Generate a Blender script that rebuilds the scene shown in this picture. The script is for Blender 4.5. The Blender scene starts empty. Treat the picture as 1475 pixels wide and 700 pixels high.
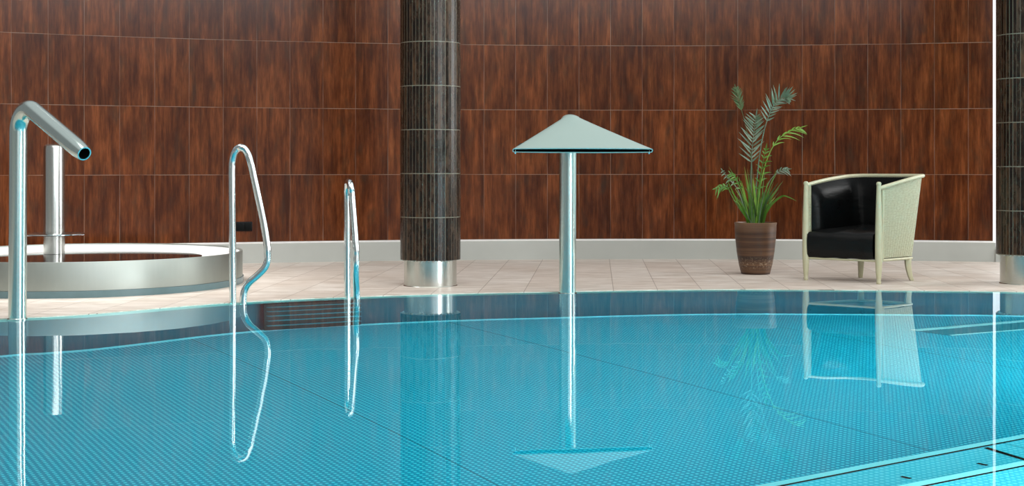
import bpy, bmesh, math, random
from mathutils import Vector, Matrix
random.seed(7)
PI = math.pi
col = bpy.context.scene.collection
F, CX, HY, CH = 2000.0, 737.5, 240.0, 0.86      # focal length (px), image centre, horizon row, eye height

def P(px, py, Y):
    """world point at depth Y seen at a picture position (used to turn measurements into metres)"""
    return Vector(((px-CX)*Y/F, Y, CH-(py-HY)*Y/F))
def U(px, py, depth):
    """point at a depth below the water, allowing for refraction"""
    t = CH/((py-HY)/F)
    S = Vector(((px-CX)/F*t, t))
    h = S.normalized()
    e = math.hypot((px-CX)/F, 1); n = (py-HY)/F
    si = e/math.hypot(e, n)/1.33
    q = S + h*depth*math.tan(math.asin(si))
    return Vector((q.x, q.y, -depth))

# ------------------------------------------------------------------ nodes
class N:
    def __init__(s, name):
        s.m = bpy.data.materials.new(name); s.m.use_nodes = True
        s.t = s.m.node_tree; s.t.nodes.clear()
        s.out = s.t.nodes.new('ShaderNodeOutputMaterial')
    def new(s, typ, **kw):
        n = s.t.nodes.new(typ)
        for k, v in kw.items(): setattr(n, k, v)
        return n
    def link(s, a, b): s.t.links.new(a, b)
    def put(s, sock, v):
        if hasattr(v, 'is_linked') or hasattr(v, 'links'): s.link(v, sock)
        else:
            if isinstance(v, (tuple, list)) and len(v) == 3 and sock.type == 'RGBA': v = (*v, 1)
            sock.default_value = v
    def math(s, op, a, b=0.0, c=None, clamp=False):
        n = s.new('ShaderNodeMath', operation=op); n.use_clamp = clamp
        s.put(n.inputs[0], a); s.put(n.inputs[1], b)
        if c is not None: s.put(n.inputs[2], c)
        return n.outputs[0]
    def xyz(s, v):
        n = s.new('ShaderNodeSeparateXYZ'); s.link(v, n.inputs[0]); return n.outputs
    def comb(s, x, y, z=0.0):
        n = s.new('ShaderNodeCombineXYZ')
        s.put(n.inputs[0], x); s.put(n.inputs[1], y); s.put(n.inputs[2], z); return n.outputs[0]
    def uv(s): return s.new('ShaderNodeUVMap').outputs[0]
    def obj(s): return s.new('ShaderNodeTexCoord').outputs['Object']
    def gen(s): return s.new('ShaderNodeTexCoord').outputs['Generated']
    def map(s, v, loc=(0,0,0), rot=(0,0,0), sc=(1,1,1)):
        n = s.new('ShaderNodeMapping'); s.link(v, n.inputs[0])
        n.inputs[1].default_value = loc; n.inputs[2].default_value = rot; n.inputs[3].default_value = sc
        return n.outputs[0]
    def noise(s, v, scale=5, detail=3, rough=.5, dist=0.0):
        n = s.new('ShaderNodeTexNoise'); s.link(v, n.inputs['Vector'])
        n.inputs['Scale'].default_value = scale; n.inputs['Detail'].default_value = detail
        n.inputs['Roughness'].default_value = rough; n.inputs['Distortion'].default_value = dist
        return n.outputs[0]
    def wn(s, v):
        n = s.new('ShaderNodeTexWhiteNoise'); n.noise_dimensions = '2D'; s.link(v, n.inputs['Vector']); return n.outputs
    def ramp(s, f, stops):
        n = s.new('ShaderNodeValToRGB'); s.put(n.inputs[0], f)
        e = n.color_ramp.elements
        while len(e) < len(stops): e.new(.5)
        for el, (p, c) in zip(e, stops): el.position = p; el.color = (*c, 1)
        return n.outputs[0]
    def mix(s, f, a, b, mode='MIX'):
        n = s.new('ShaderNodeMix', data_type='RGBA', blend_type=mode)
        s.put(n.inputs[0], f); s.put(n.inputs[6], a); s.put(n.inputs[7], b); return n.outputs[2]
    def bump(s, h, strength=.3, dist=.01):
        n = s.new('ShaderNodeBump'); s.link(h, n.inputs['Height'])
        n.inputs['Strength'].default_value = strength; n.inputs['Distance'].default_value = dist
        return n.outputs[0]
    def bsdf(s, color, rough=.5, metal=0.0, normal=None, **kw):
        n = s.new('ShaderNodeBsdfPrincipled')
        s.put(n.inputs['Base Color'], color); s.put(n.inputs['Roughness'], rough); s.put(n.inputs['Metallic'], metal)
        if normal is not None: s.link(normal, n.inputs['Normal'])
        for k, v in kw.items(): s.put(n.inputs[k], v)
        s.link(n.outputs[0], s.out.inputs[0]); return n

def plain(name, color, rough=.5, metal=0.0, var=.12, scale=14, **kw):
    n = N(name); f = n.noise(n.obj(), scale, 3)
    c = n.mix(f, tuple(x*(1-var) for x in color), tuple(min(1, x*(1+var)) for x in color))
    n.bsdf(c, rough, metal, **kw); return n.m

# brushed stainless steel
def steel(name, color=(.62,.68,.66), rough=.2, stretch=(60,60,1.5), bump=.03):
    n = N(name)
    f = n.noise(n.map(n.obj(), sc=stretch), 3, 3)
    c = n.mix(f, tuple(x*.93 for x in color), tuple(x*1.05 for x in color))
    r = n.math('MULTIPLY_ADD', f, .12, rough-.06)
    n.bsdf(c, r, 1.0, n.bump(f, bump, .002) if bump else None); return n.m

M = {}
M['steel'] = steel('brushed_steel', (.62,.73,.69), .2, (40,40,.6), 0)
M['steel_base'] = steel('column_base_steel', (.60,.62,.58), .24, (25,25,.6), 0)
M['steel_tub'] = steel('tub_steel', (.42,.46,.425), .48, (12,12,2), .012)
M['chrome'] = steel('polished_steel', (.72,.78,.77), .13, (6,6,6), 0)
M['dark_slot'] = plain('dark_slot', (.003,.004,.004), .5, **{'Specular IOR Level': .1})
M['nozzle'] = plain('satin_steel_sheet', (.36,.47,.43), .36, .5, var=.04, scale=3)

# --- wood-look wall tiles: UV in metres along the curve / up the wall
def wall_mat():
    n = N('wood_look_tile')
    u, v, _ = n.xyz(n.uv())
    cu = n.math('DIVIDE', n.math('ADD', u, 5.705+.2958*40), .2958)
    cv = n.math('DIVIDE', n.math('ADD', v, -.187+.6*4), .6)
    iu, iv = n.math('FLOOR', cu), n.math('FLOOR', cv)
    fu, fv = n.math('FRACT', cu), n.math('FRACT', cv)
    rnd, rcol = n.wn(n.comb(iu, iv))
    rx, ry, rz = n.xyz(rcol)
    ou, ov = n.math('MULTIPLY_ADD', rx, 40, u), n.math('MULTIPLY_ADD', ry, 40, v)
    fine = n.noise(n.comb(n.math('MULTIPLY', ou, 150), n.math('MULTIPLY', ov, 10)), 1, 7, .68)
    mid = n.noise(n.comb(n.math('MULTIPLY', ou, 30), n.math('MULTIPLY', ov, 2.0)), 1, 4, .6, .25)
    big = n.noise(n.comb(n.math('MULTIPLY', ou, 10), n.math('MULTIPLY', ov, 2.4), 2.0), 1, 3, .55, .2)
    f = n.math('ADD', n.math('MULTIPLY', fine, .24), n.math('ADD', n.math('MULTIPLY', mid, .36), n.math('MULTIPLY', big, .40)))
    f = n.math('ADD', f, n.math('MULTIPLY_ADD', rz, .06, -.03))
    c = n.ramp(f, [(.28, (.018,.0050,.0020)), (.42, (.048,.0122,.0038)), (.52, (.098,.0258,.0074)), (.62, (.175,.050,.0145)), (.74, (.27,.088,.028))])
    grey = n.math('MULTIPLY', n.math('SUBTRACT', n.noise(n.comb(n.math('MULTIPLY', ou, 11), n.math('MULTIPLY', ov, 3.4), 5.0), 1, 3), .54, clamp=True), 4.0, clamp=True)
    c = n.mix(n.math('MULTIPLY', grey, .75), c, (.036,.020,.011))
    du = n.math('MINIMUM', fu, n.math('SUBTRACT', 1, fu))
    dv = n.math('MINIMUM', fv, n.math('SUBTRACT', 1, fv))
    gu = n.math('LESS_THAN', du, .0075); gv = n.math('LESS_THAN', dv, .0042)
    faint = n.noise(n.comb(n.math('MULTIPLY', iu, 3.7), n.math('MULTIPLY', v, 2.5)), 1, 2)
    gu = n.math('MULTIPLY', gu, n.math('MULTIPLY', n.math('SUBTRACT', faint, .36, clamp=True), 3.2, clamp=True))
    gv = n.math('MULTIPLY', gv, n.math('MULTIPLY', n.math('SUBTRACT', n.noise(n.comb(n.math('MULTIPLY', u, 2), iv), 1, 2), .34, clamp=True), 5, clamp=True))
    g = n.math('MAXIMUM', gu, gv)
    c = n.mix(n.math('MULTIPLY', g, .7), c, (.27,.19,.14))
    dark = n.math('LESS_THAN', du, .012)
    h = n.math('SUBTRACT', n.math('MULTIPLY', fine, .25), n.math('MAXIMUM', dark, n.math('LESS_THAN', dv, .006)))
    n.bsdf(c, n.math('MULTIPLY_ADD', fine, .16, .10), 0, n.bump(h, .22, .003), **{'Specular IOR Level': .2})
    return n.m
M['wall'] = wall_mat()

# --- column cladding: narrow vertical tiles; UV in tiles (u) and rows (v)
def col_mat():
    n = N('column_tile')
    u, v, _ = n.xyz(n.uv())
    iu, iv = n.math('FLOOR', u), n.math('FLOOR', v)
    fu, fv = n.math('FRACT', u), n.math('FRACT', v)
    rnd, rcol = n.wn(n.comb(iu, iv)); rx, ry, rz = n.xyz(rcol)
    f = n.noise(n.comb(n.math('MULTIPLY_ADD', rx, 40, n.math('MULTIPLY', u, .7)), n.math('MULTIPLY_ADD', ry, 30, n.math('MULTIPLY', v, 3.0))), 1, 4, .6)
    f = n.math('ADD', f, n.math('MULTIPLY_ADD', rz, .26, -.13))
    c = n.ramp(f, [(.28, (.006,.0032,.002)), (.46, (.015,.0078,.0042)), (.6, (.036,.018,.009)), (.76, (.075,.036,.016))])
    du = n.math('MINIMUM', fu, n.math('SUBTRACT', 1, fu)); dv = n.math('MINIMUM', fv, n.math('SUBTRACT', 1, fv))
    gu = n.math('LESS_THAN', du, .075); gv = n.math('LESS_THAN', dv, .010)
    wob = n.wn(n.comb(n.math('FLOOR', n.math('ADD', u, .5)), 3.0))[0]
    gu = n.math('MULTIPLY', gu, n.math('MULTIPLY_ADD', wob, 1.0, .1))
    g = n.math('MAXIMUM', gu, gv)
    c = n.mix(g, c, (.16,.145,.11))
    h = n.math('SUBTRACT', n.math('MULTIPLY', f, .15), n.math('MAXIMUM', n.math('LESS_THAN', du, .1), gv))
    n.bsdf(c, n.math('MULTIPLY_ADD', f, .25, .14), 0, n.bump(h, .15, .003), **{'Specular IOR Level': .3})
    return n.m
M['column'] = col_mat()

def deck_mat():
    n = N('deck_stone_tile')
    o = n.obj()
    w = n.map(o, loc=(.02, .115, 0), rot=(0, 0, math.radians(-86.5)))
    br = n.new('ShaderNodeTexBrick'); n.link(w, br.inputs['Vector'])
    br.offset = .5
    for k, val in (('Scale', 1), ('Mortar Size', .0028), ('Mortar Smooth', .2), ('Bias', 0), ('Brick Width', .616), ('Row Height', .308)):
        br.inputs[k].default_value = val
    br.inputs['Color1'].default_value = (.66,.585,.515,1); br.inputs['Color2'].default_value = (.73,.675,.61,1)
    br.inputs['Mortar'].default_value = (.36,.30,.26,1)
    cl = n.noise(n.map(o, rot=(0,0,.1), sc=(1.4, 6, 1)), 2.2, 6, .68, .5)
    c = n.mix(n.ramp(cl, [(.38, (0,0,0)), (.62, (1,1,1))]), n.mix(1.0, br.outputs[0], (.72,.68,.64), 'MULTIPLY'), br.outputs[0])
    n.bsdf(c, n.math('MULTIPLY_ADD', cl, .3, .33), 0, n.bump(cl, .12, .004), **{'Specular IOR Level': .35})
    return n.m
M['deck'] = deck_mat()
M['wet_ledge'] = plain('wet_ledge_stone', (.78,.84,.84), .2)  # whitish sheen of the wet edge is put into this pale colour
M['baseboard'] = plain('baseboard_stone', (.40,.415,.385), .35, scale=3)
M['baseboard_top'] = plain('baseboard_ledge', (.82,.81,.78), .4)

def pool_floor_mat(name, base, dots, ang=math.radians(30.5), pitch=.0255):
    """studded sheet: round studs in a square grid"""
    n = N(name)
    o = n.map(n.obj(), rot=(0, 0, -ang))
    x, y, z = n.xyz(o)
    gx = n.math('DIVIDE', x, pitch); gy = n.math('DIVIDE', y, pitch)
    fx = n.math('SUBTRACT', n.math('FRACT', n.math('ADD', gx, 1000)), .5); fy = n.math('SUBTRACT', n.math('FRACT', n.math('ADD', gy, 1000)), .5)
    d = n.math('SQRT', n.math('ADD', n.math('MULTIPLY', fx, fx), n.math('MULTIPLY', fy, fy)))
    stud = n.ramp(d, [(.20, (1,1,1)), (.36, (0,0,0))])
    # welded seams between the sheets, every 1.72 m
    sm = n.math('ABSOLUTE', n.math('SUBTRACT', n.math('FRACT', n.math('DIVIDE', n.math('ADD', x, 100*1.72-2.60+.86), 1.72)), .5))
    seam = n.math('LESS_THAN', sm, .0028)
    cl = n.noise(n.map(n.obj(), sc=(.5, 1, 1)), 1.1, 3)
    b = n.mix(cl, tuple(k*.88 for k in base), tuple(k*1.12 for k in base))
    c = n.mix(stud, b, dots); c = n.mix(n.math('MULTIPLY', seam, .55), c, tuple(k*.25 for k in base))
    n.bsdf(c, .45, 0, n.bump(stud, .25, .004)); return n.m
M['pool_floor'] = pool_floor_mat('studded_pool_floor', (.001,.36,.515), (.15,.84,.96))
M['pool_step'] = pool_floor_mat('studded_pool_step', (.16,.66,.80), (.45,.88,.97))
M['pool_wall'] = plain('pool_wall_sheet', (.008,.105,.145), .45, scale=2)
M['pool_trim'] = plain('pale_weld_strip', (.30,.75,.85), .4)
M['nosing'] = plain('pale_nosing', (.80,.98,1.0), .4)
M['grate'] = plain('grate_panel', (.05,.28,.35), .5)
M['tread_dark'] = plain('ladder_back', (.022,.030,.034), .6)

def water_mat(name, tint, wave=.0006):
    n = N(name)
    g = n.new('ShaderNodeBsdfRefraction'); g.inputs['IOR'].default_value = 1.33
    g.inputs['Roughness'].default_value = 0.0; g.inputs['Color'].default_value = (*tint, 1)
    r = n.new('ShaderNodeBsdfGlossy'); r.inputs['Roughness'].default_value = 0.0; r.inputs['Color'].default_value = (.97,.99,1,1)
    fr = n.new('ShaderNodeFresnel'); fr.inputs['IOR'].default_value = 1.33
    h = n.noise(n.map(n.obj(), sc=(1.6, 1.0, 1)), 1.6, 2, .5)
    b = n.bump(h, 1.0, wave)
    for x in (g, r, fr): n.link(b, x.inputs['Normal'])
    mx = n.new('ShaderNodeMixShader'); n.link(fr.outputs[0], mx.inputs[0]); n.link(g.outputs[0], mx.inputs[1]); n.link(r.outputs[0], mx.inputs[2])
    n.link(mx.outputs[0], n.out.inputs[0]); return n.m
M['water'] = water_mat('pool_water', (.45,.99,1.0), .0004)
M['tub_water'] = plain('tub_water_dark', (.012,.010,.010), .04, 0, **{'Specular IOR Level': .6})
M['white'] = plain('white_enamel', (.93,.93,.92), .3, var=.02)
M['plinth'] = plain('blue_grey_plinth', (.12,.20,.215), .25)
M['socket'] = plain('black_plastic', (.004,.004,.004), .35, **{'Specular IOR Level': .15})
M['frame_white'] = plain('window_frame_white', (.85,.86,.85), .4, var=.03)
def glass_mat():
    n = N('window_glass'); t = n.new('ShaderNodeBsdfTransparent'); g = n.new('ShaderNodeBsdfGlossy')
    g.inputs['Roughness'].default_value = .02
    mx = n.new('ShaderNodeMixShader'); mx.inputs[0].default_value = .06
    n.link(t.outputs[0], mx.inputs[1]); n.link(g.outputs[0], mx.inputs[2]); n.link(mx.outputs[0], n.out.inputs[0]); return n.m
M['glass'] = glass_mat()
M['green_paint'] = plain('pale_green_paint', (.45,.435,.285), .38, var=.12, scale=22)
def leather(name, spec):
    n = N(name); o = n.obj()
    f = n.noise(o, 6, 4, .6); w = n.noise(n.map(o, sc=(3, 3, 9)), 3, 3)
    n.bsdf(n.mix(f, (.0012,.0014,.0014), (.004,.0045,.0045)), n.math('MULTIPLY_ADD', f, .2, .2), 0, n.bump(w, .22, .010), **{'Specular IOR Level': spec})
    return n.m
M['leather'] = leather('black_leather', .22); M['leather_pad'] = leather('black_leather_pad', .07)
def wicker():
    n = N('woven_wicker'); u, v, _ = n.xyz(n.uv())
    a = n.math('SINE', n.math('MULTIPLY', u, 2*PI/.0165))
    row = n.math('SINE', n.math('MULTIPLY', v, 2*PI/.0085))
    h = n.math('ADD', n.math('MULTIPLY', a, .5), n.math('MULTIPLY', row, .09))
    b = n.noise(n.comb(n.math('MULTIPLY', u, 40), n.math('MULTIPLY', v, 90)), 1, 2)
    f = n.math('ADD', n.math('MULTIPLY_ADD', h, .42, .36), n.math('MULTIPLY', b, .45))
    c = n.ramp(f, [(.15, (.07,.072,.04)), (.5, (.33,.33,.205)), (.95, (.50,.50,.35))])
    n.bsdf(c, .55, 0, n.bump(h, .6, .004)); return n.m
M['wicker'] = wicker()
def pot_mat():
    n = N('brown_glazed_clay'); o = n.obj(); x, y, z = n.xyz(o)
    band = n.noise(n.comb(n.math('MULTIPLY', x, .6), n.math('MULTIPLY', y, .6), n.math('MULTIPLY', z, 22)), 1.6, 4)
    c = n.ramp(band, [(.3, (.022,.009,.004)), (.5, (.062,.026,.011)), (.7, (.14,.070,.032))])
    lime = n.math('MULTIPLY', n.math('GREATER_THAN', n.noise(o, 70, 5, .75), .56), n.math('SUBTRACT', 1, n.math('MULTIPLY', n.math('ABSOLUTE', n.math('SUBTRACT', z, .09)), 16), clamp=True))
    c = n.mix(n.math('MULTIPLY', lime, .45), c, (.50,.40,.28))
    top = n.math('MULTIPLY', n.math('SUBTRACT', z, .33, clamp=True), 7, clamp=True)
    c = n.mix(top, c, (.20,.11,.06))
    n.bsdf(c, .4, 0, n.bump(band, .2, .004)); return n.m
M['pot'] = pot_mat()
M['soil'] = plain('potting_soil', (.02,.013,.008), .9, var=.5, scale=60)
def leaf(name, a, b, spec=.4, rough=.35):
    n = N(name); f = n.noise(n.obj(), 18, 3)
    n.bsdf(n.mix(f, a, b), rough, 0, **{'Specular IOR Level': spec}); return n.m
M['leaf_dark'] = leaf('leaf_dark_green', (.018,.045,.008), (.05,.10,.018))
M['leaf_sheen'] = leaf('leaf_painted_sheen', (.035,.085,.035), (.17,.23,.15), .7, .3)  # pale grey-green puts the leaflets' sheen into the colour
M['leaf_mid'] = leaf('leaf_green', (.025,.10,.008), (.10,.23,.02))
M['leaf_lime'] = leaf('leaf_lime', (.10,.24,.02), (.24,.40,.06))

# ------------------------------------------------------------------ mesh helpers
def link_mesh(name, bm, mats, parent=None, smooth=True, recalc=True, autosmooth=40):
    if recalc: bmesh.ops.recalc_face_normals(bm, faces=bm.faces)
    me = bpy.data.meshes.new(name); bm.to_mesh(me); bm.free()
    for m in (mats if isinstance(mats, (list, tuple)) else [mats]): me.materials.append(m)
    for p in me.polygons: p.use_smooth = smooth
    if smooth and autosmooth:
        me.set_sharp_from_angle(angle=math.radians(autosmooth))
    o = bpy.data.objects.new(name, me); col.objects.link(o)
    if parent is not None:
        o.parent = parent
        o.matrix_parent_inverse = Matrix.Translation(-parent.location)
    return o
def thing(name, loc, label, cat, group=None):
    o = bpy.data.objects.new(name, None); col.objects.link(o); o.location = loc
    o.empty_display_size = .1
    tag(o, label, cat, group); return o
def tag(o, label=None, cat=None, group=None, kind=None):
    if label: o['label'] = label
    if cat: o['category'] = cat
    if group: o['group'] = group
    if kind: o['kind'] = kind
    return o
def box(bm, c, s, rot=None, mi=0):
    r = bmesh.ops.create_cube(bm, size=1)
    mt = Matrix.Translation(c) @ (rot.to_4x4() if rot else Matrix.Identity(4)) @ Matrix.Diagonal((*s, 1))
    bmesh.ops.transform(bm, matrix=mt, verts=r['verts'])
    for v in r['verts']:
        for f in v.link_faces: f.material_index = mi
    return r['verts']
def bevel(bm, w, seg=2):
    bmesh.ops.bevel(bm, geom=bm.edges[:], offset=w, segments=seg, affect='EDGES', profile=.5)
def fillet(pts, rad, seg=8):
    """round the corners of a polyline"""
    pts = [Vector(p) for p in pts]; out = [pts[0]]
    rads = rad if isinstance(rad, (list, tuple)) else [rad]*(len(pts)-2)
    for i in range(1, len(pts)-1):
        a, b, c = pts[i-1], pts[i], pts[i+1]; r = rads[i-1]
        d1, d2 = (a-b).normalized(), (c-b).normalized()
        ang = d1.angle(d2)
        t = min(r/math.tan(ang/2), .49*(a-b).length, .49*(c-b).length)
        p, q = b+d1*t, b+d2*t
        rr = t*math.tan(ang/2)
        ctr = b+(d1+d2).normalized()*(rr/math.sin(ang/2))
        u, w = p-ctr, q-ctr
        sw = u.angle(w); ax = u.cross(w).normalized()
        for k in range(seg+1):
            out.append(ctr + Matrix.Rotation(sw*k/seg, 3, ax) @ u)
    out.append(pts[-1]); return out
def catmull(pts, n=8, closed=False):
    pts = [Vector(p) for p in pts]; out = []; m = len(pts)
    rng = range(m) if closed else range(m-1)
    for i in rng:
        if closed: p0, p1, p2, p3 = pts[i-1], pts[i], pts[(i+1) % m], pts[(i+2) % m]
        else: p0, p1, p2, p3 = pts[max(i-1, 0)], pts[i], pts[i+1], pts[min(i+2, m-1)]
        for k in range(n):
            t = k/n
            out.append(.5*((2*p1)+(p2-p0)*t+(2*p0-5*p1+4*p2-p3)*t*t+(3*p1-p0-3*p2+p3)*t**3))
    if not closed: out.append(pts[-1])
    return out
def tube(bm, pts, r, seg=16, caps=True, ref=None):
    """sweep a circle along a path; r a number or one per point"""
    pts = [Vector(p) for p in pts]; rs = r if isinstance(r, (list, tuple)) else [r]*len(pts)
    rings = []; nrm = None
    for i, p in enumerate(pts):
        t = (pts[min(i+1, len(pts)-1)]-pts[max(i-1, 0)]).normalized()
        if nrm is None:
            a = Vector(ref) if ref else (Vector((1,0,0)) if abs(t.x) < .9 else Vector((0,1,0)))
            nrm = (a-t*a.dot(t)).normalized()
        else: nrm = (nrm-t*nrm.dot(t)).normalized()
        b = t.cross(nrm)
        rings.append([bm.verts.new(p+(nrm*math.cos(2*PI*k/seg)+b*math.sin(2*PI*k/seg))*rs[i]) for k in range(seg)])
    for A, B in zip(rings, rings[1:]):
        for k in range(seg): bm.faces.new((A[k], A[(k+1) % seg], B[(k+1) % seg], B[k]))
    if caps:
        bm.faces.new(rings[0][::-1]); bm.faces.new(rings[-1])
    return rings
def lathe(bm, c, prof, seg=48, cap0=True, cap1=True, mi=0):
    c = Vector(c); rings = []
    for r, z in prof:
        rings.append([bm.verts.new(c+Vector((r*math.cos(2*PI*k/seg), r*math.sin(2*PI*k/seg), z))) for k in range(seg)])
    for A, B in zip(rings, rings[1:]):
        for k in range(seg):
            f = bm.faces.new((A[k], A[(k+1) % seg], B[(k+1) % seg], B[k])); f.material_index = mi
    if cap0: bm.faces.new(rings[0][::-1]).material_index = mi
    if cap1: bm.faces.new(rings[-1]).material_index = mi
    return rings

# ------------------------------------------------------------------ the pool outline
edge_px = [(0,459),(60,456),(120,452.5),(200,446),(270,440),(336,435.2),(430,430.2),(505,427.2),(600,424),(700,421.5),(806,419.6),(900,417.8),(1000,416.6),(1100,416.4),(1250,417.4),(1350,418.4),(1475,420)]
edge = [P(x, y, CH*F/(y-HY)).xy for x, y in edge_px]
edge = [Vector((p.x, p.y)) for p in edge]
outline = catmull([Vector((p.x, p.y, 0)) for p in edge] + [Vector(q) for q in ((5.4,8.95,0),(6.8,7.4,0),(7.4,5.0,0),(6.8,2.0,0),(4.2,-.6,0),(.5,-1.6,0),(-3,-1.0,0),(-4.8,1.0,0),(-5.2,3.6,0),(-4.6,5.9,0),(-3.75,7.15,0))], 8, True)
def offset_loop(loop, d):
    out = []; m = len(loop)
    area = sum(loop[i].x*loop[(i+1) % m].y-loop[(i+1) % m].x*loop[i].y for i in range(m))
    s = 1 if area > 0 else -1
    for i in range(m):
        t = (loop[(i+1) % m]-loop[i-1]).normalized()
        out.append(loop[i]+Vector((-t.y, t.x, 0))*d*s)        # towards the inside
    return out
inner = offset_loop(outline, .13)
DEPTH = 1.35

def ring_verts(bm, loop, z): return [bm.verts.new((p.x, p.y, z)) for p in loop]
def bridge(bm, A, B, mi=0):
    n = len(A)
    for i in range(n):
        f = bm.faces.new((A[i], A[(i+1) % n], B[(i+1) % n], B[i])); f.material_index = mi

# deck with a hole for the pool
def make_floor():
    bm = bmesh.new()
    o = [bm.verts.new(p) for p in ((-9,-4,0),(10,-4,0),(10,14.5,0),(-9,14.5,0))]
    i = ring_verts(bm, outline, 0)
    es = [bm.edges.new((o[k], o[(k+1) % 4])) for k in range(4)] + [bm.edges.new((i[k], i[(k+1) % len(i)])) for k in range(len(i))]
    bmesh.ops.triangle_fill(bm, use_beauty=True, edges=es)
    for f in bm.faces:
        if f.normal.z < 0: f.normal_flip()
    lo = ring_verts(bm, outline, -.03); bridge(bm, i, lo)
    return link_mesh('floor', bm, M['deck'], smooth=False, recalc=False)
tag(make_floor(), kind='structure')

pool = thing('swimming_pool', (1.2, 4.2, -DEPTH), 'large curved swimming pool of clear blue water with studded floor', 'swimming pool')
def make_pool():
    bm = bmesh.new()
    a, b = ring_verts(bm, outline, -.02), ring_verts(bm, inner, -.02); bridge(bm, a, b)
    link_mesh('overflow_ledge', bm, M['wet_ledge'], pool, smooth=False)
    bm = bmesh.new()
    b, c = ring_verts(bm, inner, -.02), ring_verts(bm, inner, -DEPTH); bridge(bm, b, c)
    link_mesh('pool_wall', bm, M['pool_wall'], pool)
    bm = bmesh.new()
    c = ring_verts(bm, inner, -DEPTH)
    es = [bm.edges.new((c[k], c[(k+1) % len(c)])) for k in range(len(c))]
    bmesh.ops.triangle_fill(bm, use_beauty=True, edges=es)
    for f in bm.faces:
        if f.normal.z < 0: f.normal_flip()
    link_mesh('pool_floor', bm, M['pool_floor'], pool, smooth=False, recalc=False)
    bm = bmesh.new()
    l1, l2 = offset_loop(outline, .131), offset_loop(outline, .165)
    a, b = ring_verts(bm, l1, -DEPTH+.035), ring_verts(bm, l2, -DEPTH+.004); bridge(bm, a, b)
    link_mesh('weld_strip', bm, M['pool_trim'], pool)
    bm = bmesh.new()
    w = ring_verts(bm, offset_loop(outline, .002), -.004)
    es = [bm.edges.new((w[k], w[(k+1) % len(w)])) for k in range(len(w))]
    bmesh.ops.triangle_fill(bm, use_beauty=True, edges=es)
    for f in bm.faces:
        if f.normal.z < 0: f.normal_flip()
    o = link_mesh('water_surface', bm, M['water'], pool, smooth=False, recalc=False)
    o['label'] = 'still clear water surface'
make_pool()

# recessed ladder under the two handrails
def make_ladder():
    A = P(382, 432.6, CH*F/(432.6-HY)); B = P(521, 426.6, CH*F/(426.6-HY))
    A.z = B.z = 0
    d = (B-A).normalized(); nrm = Vector((d.y, -d.x, 0)); A -= d*.062; B -= d*.078
    if nrm.y > 0: nrm = -nrm
    L = (B-A).length; mid = (A+B)/2 + nrm*.19
    rot = Matrix(((d.x, nrm.x, 0), (d.y, nrm.y, 0), (0, 0, 1)))
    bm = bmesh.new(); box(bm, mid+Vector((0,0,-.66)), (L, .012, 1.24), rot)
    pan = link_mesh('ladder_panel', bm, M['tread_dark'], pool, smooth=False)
    for k in range(5):
        bm = bmesh.new(); box(bm, mid+nrm*.035+Vector((0,0,-.17-.225*k)), (L-.02, .05, .022), rot); bevel(bm, .005)
        link_mesh('ladder_tread', bm, M['grate'], pan, smooth=True)
make_ladder()

def slab_part(name, pts, thick, mat, z, parent=None):
    bm = bmesh.new()
    a = [bm.verts.new((p[0], p[1], z)) for p in pts]; b = [bm.verts.new((p[0], p[1], z-thick)) for p in pts]
    bm.faces.new(a); bm.faces.new(b[::-1]); bridge(bm, a, b)
    return link_mesh(name, bm, mat, parent or pool, smooth=False)
# submerged entry steps at the near right corner
ax = Vector((math.cos(math.radians(30.5)), math.sin(math.radians(30.5)), 0)); ay = Vector((-ax.y, ax.x, 0))
steps = []
def make_steps():
    for (px, py, depth, lo) in ((1268, 664.5, .95, -DEPTH), (1383, 681.5, .70, -.95)):
        E0 = U(px, py, depth)
        a, b = E0-ax*3.4, E0+ax*2.6
        w = 2.2
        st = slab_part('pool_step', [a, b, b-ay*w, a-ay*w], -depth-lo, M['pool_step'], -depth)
        steps.append(st)
        n0 = ay*.006
        slab_part('step_nosing', [a+n0, b+n0, b-ay*.034, a-ay*.034], .03, M['nosing'], -depth+.004, st)
        slab_part('step_joint', [a-ay*.034, b-ay*.034, b-ay*.046, a-ay*.046], .004, M['dark_slot'], -depth+.003, st)
make_steps()
def strip_on(name, p, q, wid, z, mat, parent=None, t=.004):
    p, q = Vector(p), Vector(q); d = (q-p).normalized(); n = Vector((-d.y, d.x, 0))*wid/2
    return slab_part(name, [p-n, q-n, q+n, p+n], t, mat, z, parent)
s0, s1 = U(1420, 643.5, .95), U(1500, 668, .95)
strip_on('step_seam', s0, s1, .022, -.945, M['dark_slot'], steps[0])
for (x, y) in ((1303, 686), (1413, 667)):
    a, b = U(x-5, y-1, .95), U(x+9, y+2, .95)
    strip_on('drain_slot', a, b, .014, -.945, M['dark_slot'], steps[0])
# flat floor grate at the far right, with bright edges
g = [U(1369, 482.5, DEPTH), U(1520, 470.5, DEPTH), U(1520, 458, DEPTH), U(1316, 475.5, DEPTH)]
gr = slab_part('floor_grate', g, .01, M['grate'], -DEPTH+.012)
strip_on('grate_edge', g[0], g[1], .035, -DEPTH+.016, M['nosing'], gr)
strip_on('grate_edge', g[3], g[2], .075, -DEPTH+.016, M['nosing'], gr)

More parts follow.
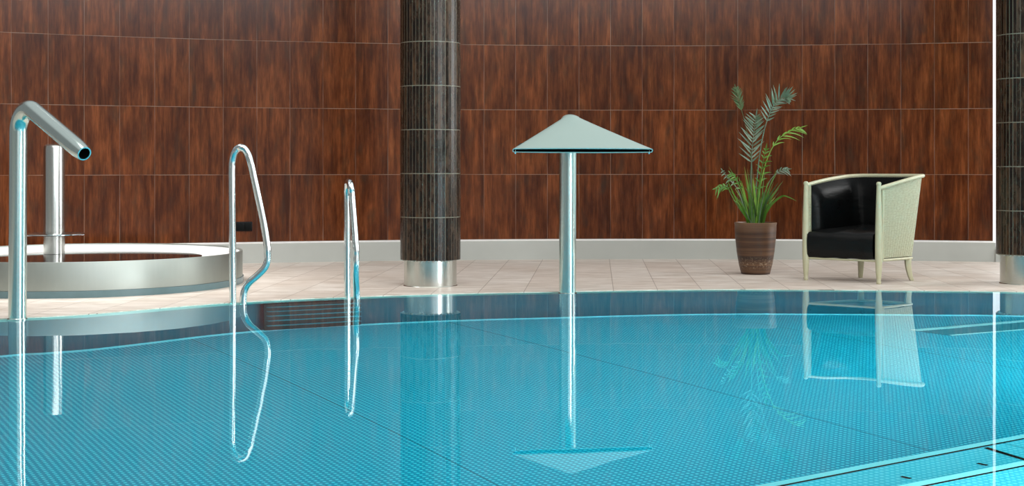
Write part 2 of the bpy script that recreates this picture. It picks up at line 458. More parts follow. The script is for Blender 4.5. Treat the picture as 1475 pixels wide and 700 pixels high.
# ------------------------------------------------------------------ curved wall, baseboard, window
WC = Vector((1.3, .5)); WR = 12.45
def wp(s, z, r=WR):
    a = s/WR; return Vector((WC.x+r*math.sin(a), WC.y+r*math.cos(a), z))
S_END = 3.085
def arc_strip(name, s0, s1, prof, mat, mats_idx=None, step=.15, uv=True, close=True):
    """sweep a (radius offset, z) profile along the wall arc"""
    bm = bmesh.new(); uvl = bm.loops.layers.uv.new('UVMap')
    n = max(2, int((s1-s0)/step)); rows = []
    for i in range(n+1):
        s = s0+(s1-s0)*i/n
        rows.append([bm.verts.new(wp(s, z, WR-r)) for r, z in prof])
    m = len(prof)
    for i in range(n):
        for j in range(m if close else m-1):
            k = (j+1) % m
            f = bm.faces.new((rows[i][j], rows[i+1][j], rows[i+1][k], rows[i][k]))
            if mats_idx: f.material_index = mats_idx[j]
            sa, sb = s0+(s1-s0)*i/n, s0+(s1-s0)*(i+1)/n
            for l, (uu, vv) in zip(f.loops, ((sa, prof[j][1]), (sb, prof[j][1]), (sb, prof[k][1]), (sa, prof[k][1]))): l[uvl].uv = (uu, vv)
    if close:
        bm.faces.new(rows[0]); bm.faces.new(rows[-1][::-1])
    return link_mesh(name, bm, mat, smooth=True, autosmooth=30)
tag(arc_strip('wall_back', -8.6, S_END, [(0,0),(0,3.6),(-.25,3.6),(-.25,0)], M['wall']), kind='structure')
tag(arc_strip('baseboard_back', -8.6, S_END+.02, [(.035,0),(.035,.172),(.001,.186),(.001,0)], [M['baseboard'], M['baseboard_top']], [0,1,0,0]), kind='structure')
# glazing that carries on from the end of the tiled wall
def make_window():
    W = thing('window_1', wp(S_END, 0), None, None); W['kind'] = 'structure'
    s_a, s_b = S_END+.03, S_END+6.2
    bm = bmesh.new()
    for s in (s_a+1.1, s_a+2.3, s_a+3.4, s_b):
        a = s/WR; box(bm, wp(s, 1.86, WR+.05), (.07,.10,3.48), Matrix.Rotation(-a, 3, 'Z'))
    link_mesh('window_frame', bm, M['frame_white'], W, smooth=False)
    bm = bmesh.new(); n = 20; prev = None
    for i in range(n+1):
        s = s_a+(s_b-s_a)*i/n; c = (bm.verts.new(wp(s, .12, WR+.05)), bm.verts.new(wp(s, 3.6, WR+.05)))
        if prev: bm.faces.new((prev[0], c[0], c[1], prev[1]))
        prev = c
    link_mesh('window_pane', bm, M['glass'], W)
    o = arc_strip('window_sill', s_a-.01, s_b, [(.05,0),(.05,.115),(-.2,.125),(-.2,0)], M['baseboard'])
    o.parent = W; o.matrix_parent_inverse = Matrix.Translation(-W.location)
make_window()
# the rest of the hall behind the camera: plain piers between tall openings
def make_rear():
    bm = bmesh.new()
    for a in (50, 58, 66, 74, 82, 90, 128, 146, 164, 182, 200, 218, 236, 254, 272):
        r = math.radians(a); c = Vector((1.3+13.2*math.sin(r), .5+13.2*math.cos(r), 2.2))
        box(bm, c, (1.9, .3, 4.4), Matrix.Rotation(-r, 3, 'Z'))
    link_mesh('wall_rear', bm, plain('rear_wall_plaster', (.24,.25,.22), .7), smooth=False)['kind'] = 'structure'
make_rear()

# black double socket low on the wall
def make_socket():
    p0 = P(350.5, 326, 12.40); s = WR*math.atan2(p0.x-WC.x, p0.y-WC.y)
    c = wp(s, p0.z, WR-.008); rot = Matrix.Rotation(-s/WR, 3, 'Z')
    t = thing('wall_socket', c, 'small black double wall socket low on the brown tiled wall', 'wall socket')
    bm = bmesh.new(); box(bm, c, (.155,.014,.084), rot); bevel(bm, .004); link_mesh('socket_plate', bm, M['socket'], t)
    for k in (-1, 1):
        bm = bmesh.new(); cc = c + rot @ Vector((k*.037, -.010, 0))
        box(bm, cc, (.062,.008,.064), rot); bevel(bm, .003)
        link_mesh('socket_insert', bm, M['dark_slot'], t)
make_socket()

# ------------------------------------------------------------------ columns
def make_column(cx, cy, z0, row0, pitch, label):
    t = thing('tiled_column', (cx, cy, 0), label, 'column')
    bm = bmesh.new(); uvl = bm.loops.layers.uv.new('UVMap'); seg = 50; R = .2185; ztop = 3.6
    zs = [z0]; k = 0
    while row0+pitch*k < ztop:
        if row0+pitch*k > z0: zs.append(row0+pitch*k)
        k += 1
    zs.append(ztop)
    rings = []
    for z in zs: rings.append([bm.verts.new((cx+R*math.cos(2*PI*j/seg), cy+R*math.sin(2*PI*j/seg), z)) for j in range(seg)])
    for i in range(len(zs)-1):
        for j in range(seg):
            f = bm.faces.new((rings[i][j], rings[i][(j+1) % seg], rings[i+1][(j+1) % seg], rings[i+1][j]))
            va, vb = (zs[i]-row0)/pitch+40, (zs[i+1]-row0)/pitch+40
            for l, w in zip(f.loops, ((j, va), (j+1, va), (j+1, vb), (j, vb))): l[uvl].uv = w
    bm.faces.new(rings[0][::-1]); bm.faces.new(rings[-1])
    link_mesh('tile_cladding', bm, M['column'], t, smooth=False)
    bm = bmesh.new()
    lathe(bm, (cx, cy, 0), [(.197,0),(.190,.004),(.190,z0+.002)], 64)
    # ragged glue blobs under the cladding
    link_mesh('steel_base', bm, M['steel_base'], t)
    bm = bmesh.new(); rnd = random.Random(3)
    for j in range(40):
        a = 2*PI*j/40; r = bmesh.ops.create_icosphere(bm, subdivisions=1, radius=rnd.uniform(.004,.009))
        bmesh.ops.translate(bm, vec=(cx+.2*math.cos(a), cy+.2*math.sin(a), z0-.002), verts=r['verts'])
    o = link_mesh('grout_crumbs', bm, M['baseboard'], t); o['kind'] = 'stuff'
    return t
make_column((620-CX)*10.075/F, 10.075, .190, .497, .3135, 'dark tiled round column with steel base, left of the fan-shaped water spout')
make_column((1479.5-CX)*10.24/F, 10.24, .214, .538, .322, 'dark tiled round column at right edge beside the armchair, half out of view')

# ------------------------------------------------------------------ whirlpool tub and the post in it
TC = Vector((-3.15, 10.2, 0))
def make_tub():
    t = thing('whirlpool_tub', TC, 'raised round whirlpool tub with steel side and white rim at left', 'whirlpool')
    R = 1.15
    bm = bmesh.new(); lathe(bm, TC, [(R+.008,0),(R+.008,.045),(R-.06,.045)], 128, True, False); link_mesh('plinth', bm, M['plinth'], t)
    bm = bmesh.new(); lathe(bm, TC, [(R-.09,.046),(R,.046),(R,.230),(R-.002,.235),(R-.018,.235),(R-.020,.20)], 128, False, False); link_mesh('steel_side', bm, M['steel_tub'], t)
    bm = bmesh.new(); lathe(bm, TC, [(R-.019,.226),(.93,.206),(.862,.198),(.852,.19),(.852,.05)], 128, False, False); link_mesh('rim', bm, M['white'], t)['label'] = 'white overflow rim'
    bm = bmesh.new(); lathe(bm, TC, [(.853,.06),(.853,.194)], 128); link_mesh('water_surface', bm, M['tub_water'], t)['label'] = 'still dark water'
make_tub()
def make_post():
    c = Vector(((78-CX)*10.6/F, 10.6, 0))
    t = thing('fountain_post', c+Vector((0,0,.195)), 'short steel post with a round disc standing in the whirlpool tub', 'fountain post')
    bm = bmesh.new(); lathe(bm, c, [(.079,.196),(.079,1.0),(.074,1.018),(.055,1.030)], 48); link_mesh('post', bm, M['steel_base'], t)
    bm = bmesh.new(); lathe(bm, c, [(.0795,.338),(.220,.338),(.228,.342),(.228,.348),(.220,.352),(.0795,.352)], 64, False, False); link_mesh('disc', bm, M['chrome'], t)
make_post()

# ------------------------------------------------------------------ bent tube spout at left
def make_spout():
    b = P(25, 457.5, 7.84); b.z = -.02
    t = thing('shower_spout', b, 'thick bent steel tube spout at the left pool edge, open end tilted down', 'water spout')
    end = P(121.5, 221.5, 7.35); top = P(29.5, 140, 7.84)+Vector((0, 0, -.003))
    top.x = b.x+.006
    path = fillet([b, top, end], .125, 14)
    d = (end-top).normalized()
    n = 6; pts = path[:-1]; last = path[-2]
    L = (end-last).length
    pts += [last+(end-last)*f for f in (.3, .6, .8, .9, .96, 1)]
    rs = [.0495]*(len(path)-1)+[.0495, .0495, .049, .0475, .043, .0385]
    bm = bmesh.new(); rings = tube(bm, pts, rs, 40, caps=False)
    bm.faces.new(rings[0][::-1])
    # lip, then the dark bore
    lip = [bm.verts.new(end+(v.co-end)*.82) for v in rings[-1]]; bridge(bm, rings[-1], lip)
    deep = [bm.verts.new(v.co-d*.12) for v in lip]
    n0 = len(lip)
    for i in range(n0):
        f = bm.faces.new((lip[i], lip[(i+1) % n0], deep[(i+1) % n0], deep[i])); f.material_index = 1
    f = bm.faces.new(deep); f.material_index = 1
    link_mesh('pipe', bm, [M['steel'], M['dark_slot']], t)
    bm = bmesh.new(); lathe(bm, b, [(.0505,0),(.055,.002),(.055,.022),(.0505,.026)], 40, False, False); link_mesh('base_collar', bm, M['steel'], t)
make_spout()

# ------------------------------------------------------------------ fan-shaped spout in the middle
def make_fan():
    b = P(817.5, 420, 9.49); b.z = -.02
    t = thing('waterfall_spout', b, 'steel pole spout with wide flat triangular fan mouth at the pool edge', 'water spout')
    r0 = .0565
    mouth = P(840, 216.8, 8.96); apex = Vector((b.x+.004, b.y, 1.205))
    path = fillet([b, apex, mouth], .075, 14)
    nb = len(path)-1                              # last point is the mouth; fan starts at path[-2]
    a0 = path[-2]; ax_ = (mouth-a0); L = ax_.length; dirn = ax_.normalized()
    bm = bmesh.new()
    seg = 48
    def ring(c, tdir, hw, ht):
        lat = tdir.cross(Vector((0,0,1))).normalized()
        if lat.length < .5: lat = Vector((1,0,0))
        up = lat.cross(tdir).normalized(); vs = []
        for k in range(seg):
            a = 2*PI*k/seg; ca, sa = math.cos(a), math.sin(a)
            # stadium: flat middle with round ends
            vs.append(bm.verts.new(c+lat*((hw-ht)*max(-1, min(1, 1.6*ca)) + ht*ca)+up*ht*sa))
        return vs
    # pole and bend: plain circle with a steady sideways axis
    lat0 = dirn.cross(Vector((0,0,1))).normalized()
    rings = []; npth = len(path)-1; H0 = .074
    for i in range(npth):
        tt = (path[i+1]-path[max(i-1, 0)]).normalized()
        up = lat0.cross(tt).normalized()
        g = max(0, (i/(npth-1)-.55)/.45)                    # the tube starts to widen inside the bend
        hw, ht = r0+(H0-r0)*g**1.3, r0*(1-.18*g)
        vs = []
        for k in range(seg):
            ca, sa = math.cos(2*PI*k/seg), math.sin(2*PI*k/seg)
            vs.append(bm.verts.new(path[i]+lat0*((hw-ht)*max(-1, min(1, 1.6*ca))+ht*ca)+up*ht*sa))
        rings.append(vs)
    for f in (.08, .18, .3, .45, .6, .75, .88, 1.0):
        hw = H0+(.4615-H0)*f; ht = .0175+(r0*.82-.0175)*(1-f)**1.4
        rings.append(ring(a0+ax_*f, dirn, hw, ht))
    for A, B in zip(rings, rings[1:]): bridge(bm, A, B)
    bm.faces.new(rings[0][::-1])
    c = mouth; up = lat0.cross(dirn).normalized()
    lip = []
    for v in rings[-1]:
        dv = v.co-c; x = dv.dot(lat0); y = dv.dot(up)
        lip.append(bm.verts.new(c+lat0*(x*(1-.006/.4615))+up*y*.62))
    bridge(bm, rings[-1], lip)
    deep = [bm.verts.new(v.co-dirn*.10-lat0*(v.co-c).dot(lat0)*.12) for v in lip]
    bridge(bm, lip, deep, 1); f = bm.faces.new(deep); f.material_index = 1
    link_mesh('fan_pipe', bm, [M['nozzle'], M['dark_slot']], t, autosmooth=60)
    for s in (-.44, .44):
        bm = bmesh.new(); lathe(bm, c+lat0*s-dirn*.02+Vector((0,0,-.030)), [(.004,0),(.006,.004),(.006,.02)], 12); link_mesh('drip_stud', bm, M['chrome'], t)
    # polished pole sleeve around the pipe below the fan
    bm = bmesh.new(); lathe(bm, b, [(r0+.001,0),(r0+.008,.002),(r0+.008,.016),(r0+.001,.022)], 48, False, False); link_mesh('base_collar', bm, M['steel'], t)
    bm = bmesh.new(); lathe(bm, b, [(r0+.0012,.02),(r0+.0012,1.09)], 64, False, False); link_mesh('pole_sleeve', bm, M['steel'], t)
make_fan()

# ------------------------------------------------------------------ handrails
def make_rail(name, pts, r, label):
    b = Vector(pts[0]); b.z = -.02
    t = thing(name, b, label, 'handrail', 'pool ladder handrails')
    bm = bmesh.new(); tube(bm, catmull(pts, 6), r, 20); link_mesh('rail_tube', bm, M['chrome'], t)
    for p in (pts[0], pts[-1]):
        bm = bmesh.new(); lathe(bm, (p[0], p[1], -.02), [(r,0),(r+.008,.001),(r+.008,.006),(r,.009)], 24, False, False); link_mesh('foot_collar', bm, M['chrome'], t)
Z1 = 8.80
q = [P(x, y, Z1-d) for x, y, d in [(335.5,438,0),(335.2,400,0),(334.8,330,0),(334.2,270,0),(334,246,0),(334.6,232,0),(337.5,220,.01),(342,214,.01),(347.5,212.5,.02),(353,215.5,.02),(357.5,223,.02),(361,234,.03),(365,252,.03),(379,317,.04),(384.8,354,.05),(385.6,368,.05),(384.6,378,.05),(380.5,387,.05),(370,397.5,.05),(360,406,.05),(354,414.5,.04),(351,424,.04),(350,438,.04)]]
q[0].z = q[-1].z = -.02
make_rail('pool_handrail', q, .0225, 'tall bent steel handrail standing left of the other, loop open to view')
Z2 = 9.17
q = [P(x, y, Z2+.03-d) for x, y, d in [(500.5,430,0),(500.4,380,0),(500.3,320,0),(500,285,0),(500.2,272,.01),(501,264.5,.04),(502.3,262,.08),(504,263.5,.13),(505.3,270,.17),(507,285,.17),(512,350,.22),(513,368,.225),(512.8,382,.225),(512.6,394,.21),(513,406,.18),(513.6,418,.15),(514,431,.14)]]
q[0].z = q[-1].z = -.02
make_rail('pool_handrail', q, .0225, 'shorter steel handrail seen edge-on between the tall handrail and the column')

# ------------------------------------------------------------------ potted palm
def make_palm():
    Y = 11.14; c = Vector(((1088.3-CX)*Y/F, Y, 0))
    t = thing('potted_palm', c, 'green palm in a tall tapered brown clay pot beside the armchair', 'potted plant')
    bm = bmesh.new()
    lathe(bm, c, [(.108,0),(.115,.004),(.134,.08),(.150,.18),(.161,.28),(.1655,.36),(.1655,.395),(.168,.40),(.169,.412),(.163,.414),(.158,.405),(.152,.36)], 56, True, False)
    pot = link_mesh('pot', bm, M['pot'], t)
    bm = bmesh.new(); lathe(bm, c, [(.154,.36),(.155,.378)], 40); link_mesh('soil', bm, M['soil'], t)
    rnd = random.Random(11)
    def blade(bm, path, w0, mi=0):
        """thin leaf strip folded along its middle"""
        m = len(path); prev = None
        for i, p in enumerate(path):
            tt = (path[min(i+1, m-1)]-path[max(i-1, 0)]).normalized()
            f = i/(m-1); w = w0*max(.02, min(1, 4*f+.25))*(1-f**2.2)
            side = tt.cross(Vector((0,-1,.35))).normalized()
            cur = (bm.verts.new(p-side*w), bm.verts.new(p+Vector((0,.15*w,-.25*w))), bm.verts.new(p+side*w))
            if prev:
                bm.faces.new((prev[0], cur[0], cur[1], prev[1])); bm.faces.new((prev[1], cur[1], cur[2], prev[2]))
            prev = cur
    def frond(px, mat, start, ll, wid, ang=52, droop=.35, n=16, sides=(1, 1), dy=0, stem=.004, only=None):
        pts = catmull([P(x, y, Y+dy*i/(len(px)-1)) for i, (x, y) in enumerate(px)], 8)
        pts[0].z = min(pts[0].z, .41)
        bm = bmesh.new(); m = len(pts)
        tube(bm, pts, [stem*(1.35-i/m) for i in range(m)], 6)
        for s_i, s in enumerate((-1, 1)):
            if not sides[s_i]: continue
            for k in range(n):
                f = start+(1-start)*(k+.5)/n
                i = min(m-2, int(f*(m-1))); p = pts[i].lerp(pts[i+1], f*(m-1)-i)
                tt = (pts[i+1]-pts[i]).normalized()
                lat = tt.cross(Vector((0, -1, 0))).normalized()*s
                a = math.radians(ang+rnd.uniform(-6, 6))
                g = math.sin(PI*min(1, .18+.86*(f-start)/(1-start)))
                L = ll*sides[s_i]*(.45+.6*g)
                d = (tt*math.cos(a)+lat*math.sin(a)+Vector((0, rnd.uniform(-.5, .5), 0))).normalized()
                path = [p+d*L*h+Vector((0,0,-1))*L*droop*h*h for h in (0,.25,.5,.75,1)]
                blade(bm, path, wid)
        # tip leaflet
        tt = (pts[-1]-pts[-2]).normalized(); blade(bm, [pts[-1]+tt*ll*.55*h for h in (0,.33,.66,1)], wid*.8)
        link_mesh('frond', bm, M[mat], t, smooth=False, recalc=False)
    def leafb(px, mat, wid, dy=0):
        pts = catmull([P(x, y, Y+dy*i/(len(px)-1)) for i, (x, y) in enumerate(px)], 6); pts[0].z = min(pts[0].z, .41)
        bm = bmesh.new(); blade(bm, pts, wid); link_mesh('leaf_blade', bm, M[mat], t, smooth=False, recalc=False)
    frond([(1086,322),(1090,262),(1097,205),(1108,165),(1119,146),(1131,140),(1138,142)], 'leaf_sheen', .44, .125, .0072, 46, .06, 20, (1.1, .7), -.25)
    frond([(1083,322),(1082,262),(1083,222),(1086,190),(1089,168)], 'leaf_sheen', .40, .145, .0075, 44, .04, 15, (1.1, .85), -.3)
    frond([(1085,322),(1085,260),(1076,190),(1068,158),(1060,128)], 'leaf_dark', .74, .085, .0060, 36, .10, 13, (1, 1), .1, .003)
    frond([(1089,322),(1094,276),(1104,232),(1119,203),(1138,189),(1152,184)], 'leaf_lime', .50, .125, .0055, 24, .38, 7, (.6, 1.1), -.2)
    frond([(1087,322),(1091,280),(1098,240),(1103,215)], 'leaf_mid', .35, .10, .007, 40, .35, 8, (.8, 1), -.1)
    frond([(1082,322),(1072,300),(1062,272),(1048,256),(1040,243)][:4]+[(1041,246)], 'leaf_sheen', .55, .07, .006, 38, .7, 5, (.6, 1), -.2)
    frond([(1081,322),(1065,300),(1054,282),(1046,268),(1032,271)], 'leaf_mid', .62, .085, .007, 40, .6, 6, (1, .6), -.2)
    frond([(1093,322),(1098,290),(1108,262),(1122,247),(1134,244)], 'leaf_sheen', .66, .075, .006, 32, .4, 5, (.8, 1), -.15)
    frond([(1080,322),(1072,292),(1063,262),(1053,250)], 'leaf_mid', .5, .08, .007, 36, .5, 6, (1, .8), -.15)
    # broader single blades
    for px, mat, w in [
        ([(1079,322),(1066,296),(1056,288)], 'leaf_mid', .008), ([(1095,322),(1104,290),(1122,262)], 'leaf_dark', .010),
        ([(1092,322),(1102,300),(1117,284)], 'leaf_lime', .010), ([(1096,322),(1104,304),(1112,290)], 'leaf_mid', .009),
        ([(1080,322),(1062,290),(1047,258)], 'leaf_mid', .008), ([(1087,322),(1082,290),(1078,262)], 'leaf_mid', .010),
        ([(1090,322),(1092,286),(1096,262)], 'leaf_mid', .010), ([(1085,322),(1088,290),(1084,256)], 'leaf_lime', .013),
        ([(1088,322),(1096,292),(1100,276)], 'leaf_mid', .013), ([(1090,316),(1084,288),(1072,268)], 'leaf_dark', .010),
        ([(1093,322),(1099,298),(1108,272)], 'leaf_mid', .013)]:
        leafb(px, mat, w, rnd.uniform(-.25, .1))
    leafb([(1097,320),(1110,296),(1126,283),(1136,284),(1148,290)], 'leaf_mid', .010, -.3)
    for k in range(52):
        x0 = 1088+rnd.uniform(-12, 13); h = rnd.uniform(35, 85); lean = (x0-1088)*rnd.uniform(.4, 2.0)+rnd.uniform(-6, 6)
        leafb([(x0,323),(x0+lean*.35,323-h*.55),(x0+lean*1.1,323-h)], rnd.choice(['leaf_mid','leaf_mid','leaf_lime','leaf_dark']), rnd.uniform(.0035,.0075), rnd.uniform(-.15,.15))
make_palm()

# ------------------------------------------------------------------ tub armchair
def make_chair():
    FL, FR = Vector((2.229,10.53,0)), Vector((2.685,10.165,0))
    BR, BL = Vector((3.022,10.48,0)), Vector((2.700,10.76,0))
    BRt, BLt = Vector((3.145,10.56,0)), Vector((2.690,10.95,0))        # flared back corners at rail height
    ctr = (FL+FR+BR+BL)/4
    t = thing('tub_armchair', ctr, 'pale green wicker tub armchair with black leather seat by the pool', 'armchair')
    def corner(z):
        f = max(0, z/.79)
        return FL, FR, BR.lerp(BRt, f), BL.lerp(BLt, f)
    def plan(z, inset=0.0, rad=.10):
        fl, fr, br, bl = corner(z)
        pts = fillet([fr, br, bl, fl], [.03, .17], 8)
        # resample each part with fixed counts
        out = []
        a = pts[0]; b = pts[1]
        for k in range(10): out.append(a.lerp(b, k/10))
        out += pts[1:10]
        a, b = pts[9], pts[10]
        for k in range(1, 8): out.append(a.lerp(b, k/8))
        out += pts[10:19]
        a, b = pts[18], pts[19]
        for k in range(1, 11): out.append(a.lerp(b, k/10))
        m = ctr.lerp((br+bl)/2, .2)
        if inset:
            res = []
            for i, p in enumerate(out):
                tg = (out[min(i+1, len(out)-1)]-out[max(i-1, 0)]).normalized()
                nrm = Vector((-tg.y, tg.x, 0))
                if nrm.dot(m-p) < 0: nrm = -nrm
                res.append(p+nrm*inset)
            out = res
        return out
    n = len(plan(.5))
    def topz(i):
        """height of the rail along the U: front right post, round the back, front left post"""
        f = i/(n-1)
        if f < .22: return .700+(.790-.700)*(f/.22)
        if f < .62: return .790
        g = (f-.62)/.38
        return .790-.070*g**2
    def surf(z0, inset, uvl_bm=None, drop=.0, rows=14, bulge=0.0):
        bm = bmesh.new(); uvl = bm.loops.layers.uv.new('UVMap')
        grid = []
        for j in range(rows+1):
            row = []
            for i in range(n):
                zt = topz(i)-drop; z = z0+(zt-z0)*j/rows
                f = j/rows
                b = bulge*math.sin(PI*f)**.6*(1 if f < 1 else 0) if bulge else 0
                row.append((plan(z, inset+b)[i], z))
            grid.append(row)
        # arc length for the weave
        sl = [0]
        for i in range(1, n): sl.append(sl[-1]+(grid[rows//2][i][0]-grid[rows//2][i-1][0]).length)
        V = [[bm.verts.new((p.x, p.y, z)) for p, z in row] for row in grid]
        for j in range(rows):
            for i in range(n-1):
                f = bm.faces.new((V[j][i], V[j][i+1], V[j+1][i+1], V[j+1][i]))
                for l, (a, b) in zip(f.loops, ((i, j), (i+1, j), (i+1, j+1), (i, j+1))): l[uvl].uv = (sl[a], grid[b][a][1])
        return bm, V
    # woven shell: outer and inner skins joined at the rims
    bm, V = surf(.185, .012, drop=.005)
    link_mesh('wicker_shell', bm, M['wicker'], t)
    # padded inner back: outer skin, pillowy inner skin, closed rims
    bm = bmesh.new(); rows = 10
    inn, out = [], []
    i0, i1 = 1, n-2
    for j in range(rows+1):
        f = j/rows; ri, ro = [], []
        for i in range(i0, i1+1):
            zt = topz(i)-.012; z = .30+(zt-.30)*f
            e = min(1, (i-i0)/1.6, (i1-i)/1.6)
            edge_f = (1-(abs(2*f-1))**5)
            seam = 0
            for c_i in (14, 29):                      # creases where the pad turns the corners
                seam += .010*math.exp(-((i-c_i)/1.2)**2)
            ins = .022+.040*edge_f*(max(0, e)**.5)-seam
            a = plan(z, ins)[i]; b = plan(z, .016)[i]
            ri.append(bm.verts.new((a.x, a.y, z))); ro.append(bm.verts.new((b.x, b.y, z)))
        inn.append(ri); out.append(ro)
    mcols = i1-i0+1
    for j in range(rows):
        for i in range(mcols-1):
            bm.faces.new((inn[j][i], inn[j][i+1], inn[j+1][i+1], inn[j+1][i]))
            bm.faces.new((out[j][i], out[j+1][i], out[j+1][i+1], out[j][i+1]))
        for i in (0, mcols-1): bm.faces.new((inn[j][i], inn[j+1][i], out[j+1][i], out[j][i]))
    for i in range(mcols-1):
        for j in (0, rows): bm.faces.new((inn[j][i], inn[j][i+1], out[j][i+1], out[j][i]))
    link_mesh('back_pad', bm, M['leather_pad'], t, autosmooth=50)
    # seat cushion
    def bil(u, v):
        a = FL.lerp(FR, u); b = BL.lerp(BR, u); return a.lerp(b, v)
    bm = bmesh.new(); G = []
    nu, nv = 12, 10
    def sect(u, v, z): p = bil(u, v); return Vector((p.x, p.y, z))
    us = [.055+.89*k/nu for k in range(nu+1)]; vs = [.0+.86*k/nv for k in range(nv+1)]
    top = []
    for b_, v in enumerate(vs):
        r = []
        for a_, u in enumerate(us):
            e = min(a_, nu-a_, b_)/3; e = min(1, e)
            z = .366+.022*(e**.5)+.030*(b_/nv)+.003*math.sin(a_*1.3)
            r.append(bm.verts.new(sect(u, v-.015 if b_ == 0 else v, z)))
        top.append(r)
    levels = [.350, .30, .245, .20, .178]
    # front face rows bulge slightly forward
    prev = top[0]
    for li, z in enumerate(levels):
        cur = [bm.verts.new(sect(u, (-.045, -.055, -.052, -.045, -.02)[li], z+.002*math.sin(a_*1.7))) for a_, u in enumerate(us)]
        for a_ in range(nu): bm.faces.new((prev[a_], prev[a_+1], cur[a_+1], cur[a_]))
        prev = cur
    for b_ in range(nv):
        for a_ in range(nu): bm.faces.new((top[b_][a_], top[b_][a_+1], top[b_+1][a_+1], top[b_+1][a_]))
    # sides, back, underside
    low = []
    for v in vs: low.append((bm.verts.new(sect(us[0], v, .178)), bm.verts.new(sect(us[-1], v, .178))))
    for b_ in range(nv):
        bm.faces.new((top[b_][0], top[b_+1][0], low[b_+1][0], low[b_][0])); bm.faces.new((top[b_][-1], low[b_][1], low[b_+1][1], top[b_+1][-1]))
        bm.faces.new((low[b_][0], low[b_+1][0], low[b_+1][1], low[b_][1]))
    bm.faces.new([top[-1][a_] for a_ in range(nu+1)]+[low[-1][1], low[-1][0]])
    link_mesh('seat_cushion', bm, M['leather'], t, autosmooth=55)
    # top rail
    bm = bmesh.new(); pts = []
    for i in range(n):
        z = topz(i); p = plan(z, .004)[i]; pts.append(Vector((p.x, p.y, z)))
    tube(bm, pts, .0145, 12, ref=(0,0,1)); link_mesh('top_rail', bm, M['green_paint'], t)
    # lower apron rails round the base
    fr_b, br_b, bl_b, fl_b = plan(.17)[0], corner(.17)[2], corner(.17)[3], plan(.17)[-1]
    bm = bmesh.new()
    pts = [Vector((p.x, p.y, .170)) for p in plan(.17, .014)]
    tube(bm, pts, .0105, 10, ref=(0,0,1)); link_mesh('apron_rail', bm, M['green_paint'], t)
    bm = bmesh.new(); a, b = FL.copy(), FR.copy(); a.z = b.z = .168; tube(bm, [a, b], .0085, 10); link_mesh('front_rail', bm, M['green_paint'], t)
    # inner uprights behind the front posts
    for p0, z1 in ((plan(.4)[1], topz(1)), (plan(.4)[-2], topz(n-2))):
        bm = bmesh.new(); tube(bm, [Vector((p0.x, p0.y, .17)), Vector((p0.x, p0.y, z1-.02))], .010, 10); link_mesh('side_upright', bm, M['green_paint'], t)
    # front posts
    for c in (FL, FR):
        bm = bmesh.new()
        lathe(bm, c, [(.015,0),(.0175,.004),(.0175,.018),(.015,.022),(.0175,.04),(.0225,.10),(.0265,.18),(.0275,.26),(.026,.36),(.022,.52),(.0175,.66),(.0155,.715),(.0155,.722),(.018,.727),(.0185,.738),(.014,.746),(.006,.749)], 20)
        link_mesh('leg', bm, M['green_paint'], t)
    # back legs: tapered, splayed outwards
    for c, ct in ((BR, BRt), (BL, BLt)):
        out = (c-ctr).normalized()
        bm = bmesh.new(); prev = None
        for z, off, w in ((.0,.030,.015),(.03,.018,.0165),(.08,.006,.019),(.13,.0,.021),(.166,.0,.023)):
            p = c+out*off-out*.034
            cur = [bm.verts.new((p.x+sx*w, p.y+sy*w, z)) for sx, sy in ((-1,-1),(1,-1),(1,1),(-1,1))]
            if prev: bridge(bm, prev, cur)
            else: bm.faces.new(cur[::-1])
            prev = cur
        bm.faces.new(prev); bevel(bm, .004, 2); link_mesh('leg', bm, M['green_paint'], t)
make_chair()

# ------------------------------------------------------------------ light
WORLD_LOW, WORLD_HIGH, WORLD_UP = .25, 1.4, .62
sc = bpy.context.scene
w = bpy.data.worlds.new('World'); sc.world = w; w.use_nodes = True
nt = w.node_tree; bg = nt.nodes['Background']
# daylight: bright sky beyond the glazing at the right, a dimmer hall behind and above
tc = nt.nodes.new('ShaderNodeTexCoord'); sx = nt.nodes.new('ShaderNodeSeparateXYZ'); nt.links.new(tc.outputs['Generated'], sx.inputs[0])
mr = nt.nodes.new('ShaderNodeMapRange'); mr.interpolation_type = 'SMOOTHSTEP'
nt.links.new(sx.outputs[0], mr.inputs[0]); mr.inputs[1].default_value = .05; mr.inputs[2].default_value = .30
mr.inputs[3].default_value = WORLD_LOW; mr.inputs[4].default_value = WORLD_HIGH
mz = nt.nodes.new('ShaderNodeMapRange'); mz.interpolation_type = 'SMOOTHSTEP'; nt.links.new(sx.outputs[2], mz.inputs[0])
mz.inputs[1].default_value = .35; mz.inputs[2].default_value = .75; mz.inputs[3].default_value = 0; mz.inputs[4].default_value = WORLD_UP
ad = nt.nodes.new('ShaderNodeMath'); ad.operation = 'MAXIMUM'
nt.links.new(mr.outputs[0], ad.inputs[0]); nt.links.new(mz.outputs[0], ad.inputs[1]); nt.links.new(ad.outputs[0], bg.inputs[1]); bg.inputs[0].default_value = (.96,.98,1.0,1)
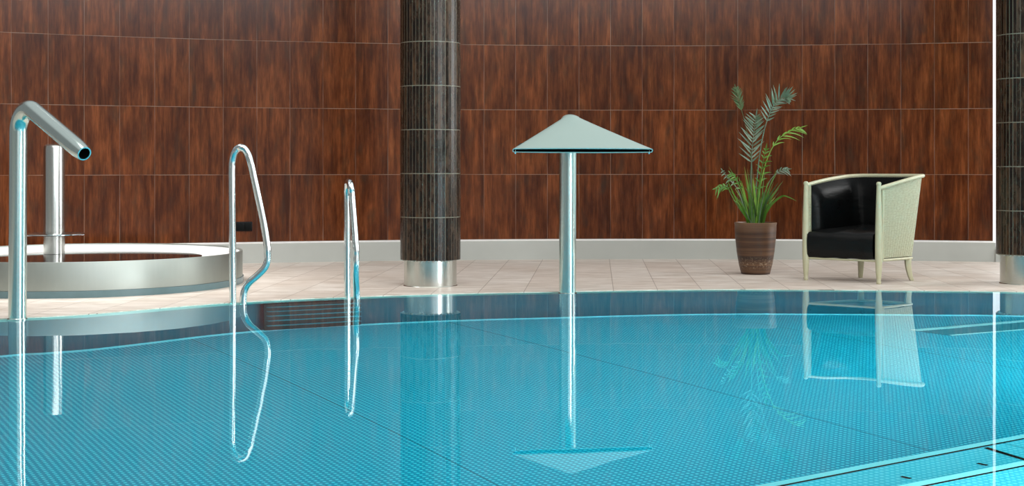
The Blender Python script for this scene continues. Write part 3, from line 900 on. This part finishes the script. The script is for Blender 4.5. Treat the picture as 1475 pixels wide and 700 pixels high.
def area(name, loc, target, sx, sy, power, color=(1,1,1), spread=180):
    l = bpy.data.lights.new(name, 'AREA'); l.shape = 'RECTANGLE'; l.size = sx; l.size_y = sy; l.energy = power; l.color = color
    l.spread = math.radians(spread)
    o = bpy.data.objects.new(name, l); col.objects.link(o); o.location = loc
    o.rotation_euler = (Vector(target)-Vector(loc)).to_track_quat('-Z', 'Y').to_euler(); return o
area('window_light', (8.5,11.0,2.2), (2.5,9.8,0), 3.0, 3.0, 330, (1,.99,.97))
area('window_light', (11.6,-2.2,2.3), (1.0,9.0,.6), 2.6, 3.4, 420, (.96,.98,1))
area('tub_fill', (-3.3,10.0,3.5), (-3.2,10.2,0), 1.4, 1.4, 42, (1,.98,.95), 80)  # unseen fill added above the tub to whiten its rim
area('ceiling_light', (1.0,6.5,4.2), (1.0,8.5,0), 9, 3.5, 240, (1,.97,.93))
for x, wd, e in ((6.3, 1.5, 60), (3.8, .8, 34), (2.4, .7, 30)):
    area('skylight', (x,-5.5,5.1), (x*.6,12.5,2.2), wd, 1.3, e, (.85,.90,1))
# unseen fill lights added below the water to brighten the pool's right side
area('pool_fill', (5.9,5.2,-.45), (1.5,5.0,-1.3), 2.5, .5, 560, (.92,.98,1))
area('pool_fill', (4.6,1.2,-.45), (1.0,4.5,-1.3), 2.5, .5, 560, (.92,.98,1))
# ------------------------------------------------------------------ camera
cam = bpy.data.cameras.new('Camera'); co = bpy.data.objects.new('Camera', cam); col.objects.link(co)
co.location = (0, 0, CH); co.rotation_euler = (PI/2, 0, 0)
cam.sensor_width = 36; cam.lens = F/1475*36; cam.shift_y = -(350-HY)/1475
cam.clip_start = .05; cam.clip_end = 200
sc.camera = co
sc.view_settings.view_transform = 'Standard'; sc.view_settings.look = 'None'
sc.view_settings.exposure = 0; sc.view_settings.gamma = 1
sc.cycles.use_denoising = True
sc.cycles.max_bounces = 14; sc.cycles.transmission_bounces = 8; sc.cycles.glossy_bounces = 6; sc.cycles.diffuse_bounces = 4
sc.cycles.caustics_refractive = True; sc.cycles.caustics_reflective = True
